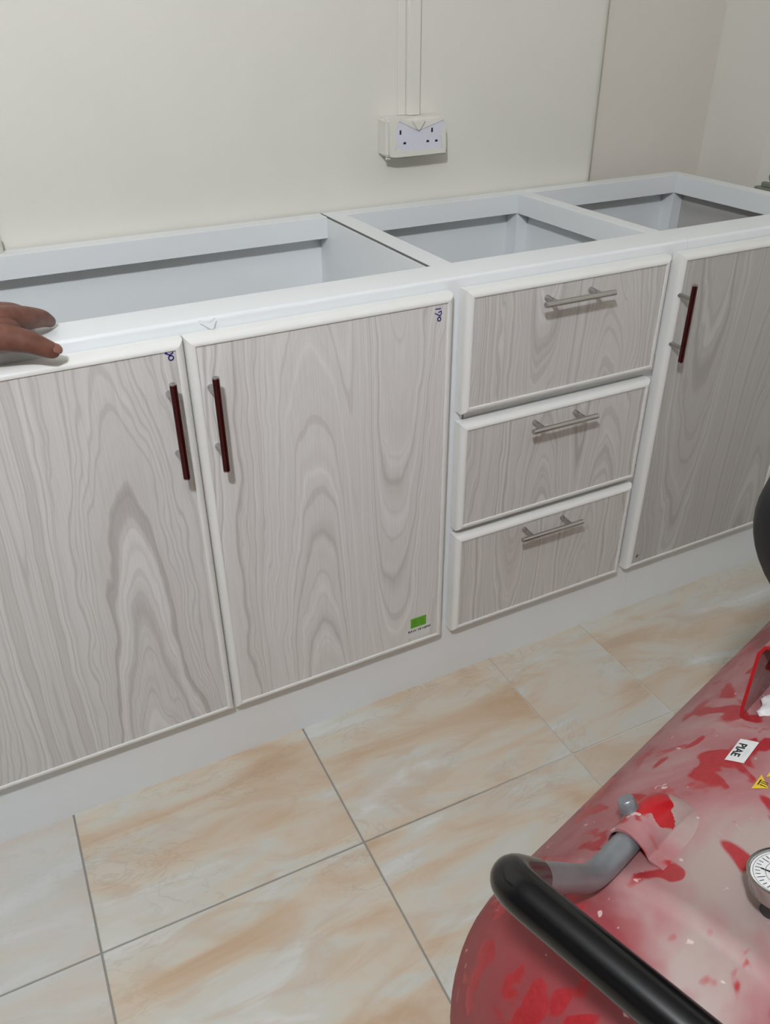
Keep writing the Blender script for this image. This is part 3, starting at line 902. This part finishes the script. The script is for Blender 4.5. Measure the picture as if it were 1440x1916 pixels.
# wheels and front foot
for sg in (1, -1):
    wc = W(0.80, sg * 0.235, 0.095)
    bm = bmesh.new(); add_lathe(bm, [(-.022, .03), (-.022, .082), (-.016, .094), (.016, .094), (.022, .082), (.022, .03)], wc - base, BX, 36)
    wh = bm_obj('wheel', bm, M_BLACK, comp, base, True)
    bm = bmesh.new(); add_lathe(bm, [(-.024, 0), (-.024, .012), (-.018, .018), (-.018, .034), (.018, .034), (.018, .018), (.024, .012), (.024, 0)], wc - base, BX, 28)
    bm_obj('hub', bm, M_ZINC, wh, base)
    bm = bmesh.new(); add_tube(bm, [W(0.80, sg * 0.215, 0.095) - base, W(0.80, sg * 0.18, 0.15) - base, W(0.80, sg * .17, .20) - base], .012, 12)
    bm_obj('axle_arm', bm, M_RED, comp, base, True)
for sg in (1, -1):
    bm = bmesh.new()
    add_tube(bm, [W(0.32, sg * 0.12, 0.18) - base, W(0.32, sg * 0.13, 0.03) - base], .012, 12); fo = bm_obj('leg', bm, M_RED, comp, base, True)
    bm = bmesh.new(); add_lathe(bm, [(0, 0), (0, .03), (.012, .028), (.034, .02), (.036, 0)], W(0.32, sg * .13, 0) - base, ZX, 20); bm_obj('rubber_foot', bm, M_BLACK, fo, base)

# stickers laid on the tank
def tank_hit(px, py):
    d = ray(px, py).normalized(); o = CAM - Q0 - ZX * TZ
    do = d - AX * d.dot(AX); oo = o - AX * o.dot(AX)
    A_ = do.dot(do); B_ = 2 * do.dot(oo); c_ = oo.dot(oo) - TR * TR; D_ = B_ * B_ - 4 * A_ * c_
    P = CAM + d * ((-B_ - math.sqrt(max(0, D_))) / 2 / A_)
    n_ = P - Q0 - ZX * TZ; n_ -= AX * n_.dot(AX); n_.normalize()
    return P, n_
def lay(name, pix, mat, th=0.0006, sub=3, dz=0.0):
    """a sticker following the tank: pix = outline quad/triangle; subdivided and pushed to the shell"""
    bm = bmesh.new(); vv = [bm.verts.new(tank_hit(a, b)[0]) for a, b in pix]
    bm.faces.new(vv)
    bmesh.ops.triangulate(bm, faces=bm.faces[:])
    bmesh.ops.subdivide_edges(bm, edges=bm.edges[:], cuts=sub, use_grid_fill=True)
    for v in bm.verts:
        w_ = v.co - Q0 - ZX * TZ; s_ = w_.dot(AX); w_ -= AX * s_
        v.co = Q0 + ZX * TZ + AX * s_ + w_.normalized() * (TR + th + dz) - base
    return bm
pixs = [(1385, 1383), (1420, 1390), (1391, 1429), (1355, 1422)]
bm = lay('label', pixs, M_PAPER)
c4 = [tank_hit(a, b)[0] for a, b in pixs]
cc = sum(c4, Vector()) / 4; nrm = tank_hit(1388, 1406)[1]
rd = ((c4[3] - c4[0]) + (c4[2] - c4[1])).normalized()        # reading direction
rd = (rd - nrm * rd.dot(nrm)).normalized(); upv = nrm.cross(rd)
def mat_at(c): return Matrix(((rd.x, upv.x, nrm.x, c.x), (rd.y, upv.y, nrm.y, c.y), (rd.z, upv.z, nrm.z, c.z), (0, 0, 0, 1)))
half = (c4[1] - c4[0]).length / 2
ctr = cc - base + nrm * 0.0012
add_text(bm, 'PIAE', mat_at(ctr - upv * half * 0.35), 0.0130, 1)
def bar(c, w, h, mi):
    q_ = [c + rd * x_ + upv * y_ for x_, y_ in ((-w, -h), (w, -h), (w, h), (-w, h))]
    f = bm.faces.new([bm.verts.new(v) for v in q_]); f.material_index = mi
bar(ctr + upv * half * 0.18 + rd * 0.001, 0.0022, 0.0012, 2)        # small print too fine to read
for k_, (o_, w_) in enumerate(((0.45, 0.0085), (0.66, 0.0070))):
    bar(ctr + upv * half * o_ + rd * 0.002, w_, 0.0006, 2)
bm_obj('label_sticker', bm, [M_PAPER, M_BLACKINK, M_PENCIL], comp, base)
def warn(off):
    ox, oy = off
    bm = lay('w', [(1405 + ox, 1476 + oy), (1437 + ox, 1476 + oy), (1424.5 + ox, 1450 + oy)], M_YELLOW, 0.0006)
    for f in bm.faces: f.material_index = 0
    b2 = []
    for poly in ([(1416, 1469), (1418, 1470), (1425, 1460), (1422, 1460)], [(1421, 1468), (1434, 1474), (1434, 1475), (1421, 1470)], [(1423, 1464.5), (1436, 1470), (1436, 1471), (1423, 1466)], [(1425, 1462), (1437, 1467), (1437, 1468), (1425, 1463.3)]):
        t = lay('g', [(a + ox, b + oy) for a, b in poly], M_BLACKINK, 0.0010, 1)
        for f in t.faces: f.material_index = 1
        merge(bm, t)
    o = bm_obj('warning_sticker', bm, [M_YELLOW, M_BLACKINK], comp, base)
    o['label'] = 'yellow triangular hot surface sticker'
warn((0, 0)); warn((28, -22))
# scrap of white tape lying under the saddle
bm = bmesh.new()
tp, tn = tank_hit(1428, 1322)
bmesh.ops.create_icosphere(bm, subdivisions=3, radius=1)
rs = random.Random(2)
for v in bm.verts:
    k = 1 + 0.18 * math.sin(v.co.x * 5 + v.co.y * 3) + 0.08 * rs.uniform(-1, 1)
    v.co = Vector((v.co.x * 0.030 * k, v.co.y * 0.012 * k, v.co.z * 0.006 * k))
bmesh.ops.transform(bm, matrix=Matrix.Rotation(0.1, 4, 'Z'), verts=bm.verts[:])
scrap = bm_obj('tape_scrap', bm, M_PAPER, None, tp + tn * 0.006 + AX * 0.012 - BX * 0.012, True)
tag(scrap, 'crumpled scrap of white tape tucked under the red saddle bracket', 'tape scrap')

# ---------------------------------------------------------------- hand on the cabinet edge
def hp(px, py, z): return on_z(px, py, z)
nodes = {}
order = []
def N(k, v, r): nodes[k] = (v, r); order.append(k)
Zt = ZC
wrist = hp(-140, 612, Zt + 0.062)
N('wrist', wrist, (0.026, 0.020))
N('palm', hp(-70, 605, Zt + 0.052), (0.036, 0.019))
N('i0', hp(4, 596, Zt + 0.043), (0.0210, 0.0195))
N('i1', hp(48, 595, Zt + 0.032), (0.0178, 0.0170))
N('i2', hp(79, 595, Zt + 0.021), (0.0136, 0.0130))
N('i3', hp(99, 604, Zt + 0.006), (0.0072, 0.0070))
N('m0', hp(-22, 586, Zt + 0.050), (0.0175, 0.0165))
N('m1', hp(24, 583, Zt + 0.040), (0.0135, 0.0130))
N('m2', hp(46, 588, Zt + 0.018), (0.0100, 0.0095))
N('m3', hp(50, 600, Zt - 0.012), (0.0075, 0.0075))
N('r0', hp(-50, 578, Zt + 0.050), (0.0140, 0.0135))
N('r1', hp(-16, 572, Zt + 0.042), (0.0110, 0.0105))
N('r2', hp(0, 578, Zt + 0.016), (0.0095, 0.0090))
N('r3', hp(4, 592, Zt - 0.014), (0.0072, 0.0072))
N('l0', hp(-78, 572, Zt + 0.046), (0.0125, 0.0120))
N('l1', hp(-56, 566, Zt + 0.038), (0.0098, 0.0095))
N('l2', hp(-46, 572, Zt + 0.014), (0.0085, 0.0080))
N('l3', hp(-42, 584, Zt - 0.008), (0.0065, 0.0065))
N('t0', hp(-72, 628, Zt + 0.042), (0.019, 0.017))
N('t1', hp(2, 630, Zt + 0.031), (0.0200, 0.0185))
N('t2', hp(58, 640, Zt + 0.019), (0.0158, 0.0150))
N('t3', hp(88, 653, Zt + 0.007), (0.0130, 0.0120))
N('t4', hp(113, 661, Zt - 0.003), (0.0105, 0.0092))
N('web', hp(14, 613, Zt + 0.036), (0.0200, 0.0150))
N('web2', hp(36, 617, Zt + 0.029), (0.0145, 0.0110))
N('fore', wrist + Vector((-0.12, -0.03, 0.035)), (0.036, 0.032))
N('elbow', wrist + Vector((-0.25, -0.07, 0.10)), (0.043, 0.040))
N('upper', wrist + Vector((-0.31, -0.14, 0.23)), (0.050, 0.048))
N('shoulder', wrist + Vector((-0.35, -0.20, 0.37)), (0.058, 0.056))
edges = [('wrist', 'palm'), ('palm', 'i0'), ('i0', 'i1'), ('i1', 'i2'), ('i2', 'i3'), ('palm', 'm0'), ('m0', 'm1'), ('m1', 'm2'), ('m2', 'm3'),
         ('palm', 'r0'), ('r0', 'r1'), ('r1', 'r2'), ('r2', 'r3'), ('palm', 'l0'), ('l0', 'l1'), ('l1', 'l2'), ('l2', 'l3'),
         ('palm', 't0'), ('t0', 't1'), ('t1', 't2'), ('t2', 't3'), ('t3', 't4'), ('palm', 'web'), ('web', 'web2'),
         ('wrist', 'fore'), ('fore', 'elbow'), ('elbow', 'upper'), ('upper', 'shoulder')]
me = bpy.data.meshes.new('person')
hb = hp(-100, 600, Zt)
me.from_pydata([nodes[k][0] - hb for k in order], [(order.index(a), order.index(b)) for a, b in edges], [])
per = bpy.data.objects.new('person', me); COL.objects.link(per); per.location = hb
me.materials.append(M_SKIN)
md = per.modifiers.new('skin', 'SKIN'); md.use_smooth_shade = True; md.branch_smoothing = 0.6
for i, k in enumerate(order):
    me.skin_vertices[0].data[i].radius = nodes[k][1]
    me.skin_vertices[0].data[i].use_root = (k == 'palm')
ms = per.modifiers.new('sub', 'SUBSURF'); ms.levels = 2; ms.render_levels = 2
bpy.context.view_layer.update()
dg = bpy.context.evaluated_depsgraph_get()
nm = bpy.data.meshes.new_from_object(per.evaluated_get(dg))
per.modifiers.clear(); per.data = nm
for p_ in nm.polygons: p_.use_smooth = True
if not nm.materials: nm.materials.append(M_SKIN)
tag(per, "person's brown hand gripping the white cabinet edge, thumb and finger spread", 'person')
# thumb nail
tdir = (nodes['t4'][0] - nodes['t3'][0]).normalized()
tc_ = nodes['t3'][0].lerp(nodes['t4'][0], 0.50)
view = (CAM - tc_).normalized(); nn_ = (view + ZX * 0.8 - BX * 0).normalized(); nn_ = (nn_ - tdir * nn_.dot(tdir)).normalized(); sdv = tdir.cross(nn_)
bm = bmesh.new(); bmesh.ops.create_uvsphere(bm, u_segments=16, v_segments=8, radius=1)
bmesh.ops.transform(bm, matrix=Matrix(((tdir.x * .0080, sdv.x * .0075, nn_.x * .0026, 0), (tdir.y * .0080, sdv.y * .0075, nn_.y * .0026, 0), (tdir.z * .0080, sdv.z * .0075, nn_.z * .0026, 0), (0, 0, 0, 1))), verts=bm.verts[:])
bm_obj('thumb_nail', bm, M_NAIL, per, tc_ + nn_ * 0.0080, True)
# short sleeve
bm = bmesh.new(); a_, b_ = nodes['upper'][0].lerp(nodes['elbow'][0], 0.3), nodes['shoulder'][0] + (nodes['shoulder'][0] - nodes['upper'][0]) * 0.35
rg = add_tube(bm, [a_ - hb, a_.lerp(b_, .3) - hb, a_.lerp(b_, .7) - hb, b_ - hb], [0.062, 0.064, 0.07, 0.05], 24, 0, True)
bm_obj('sleeve', bm, M_SLEEVE, per, hb, True)
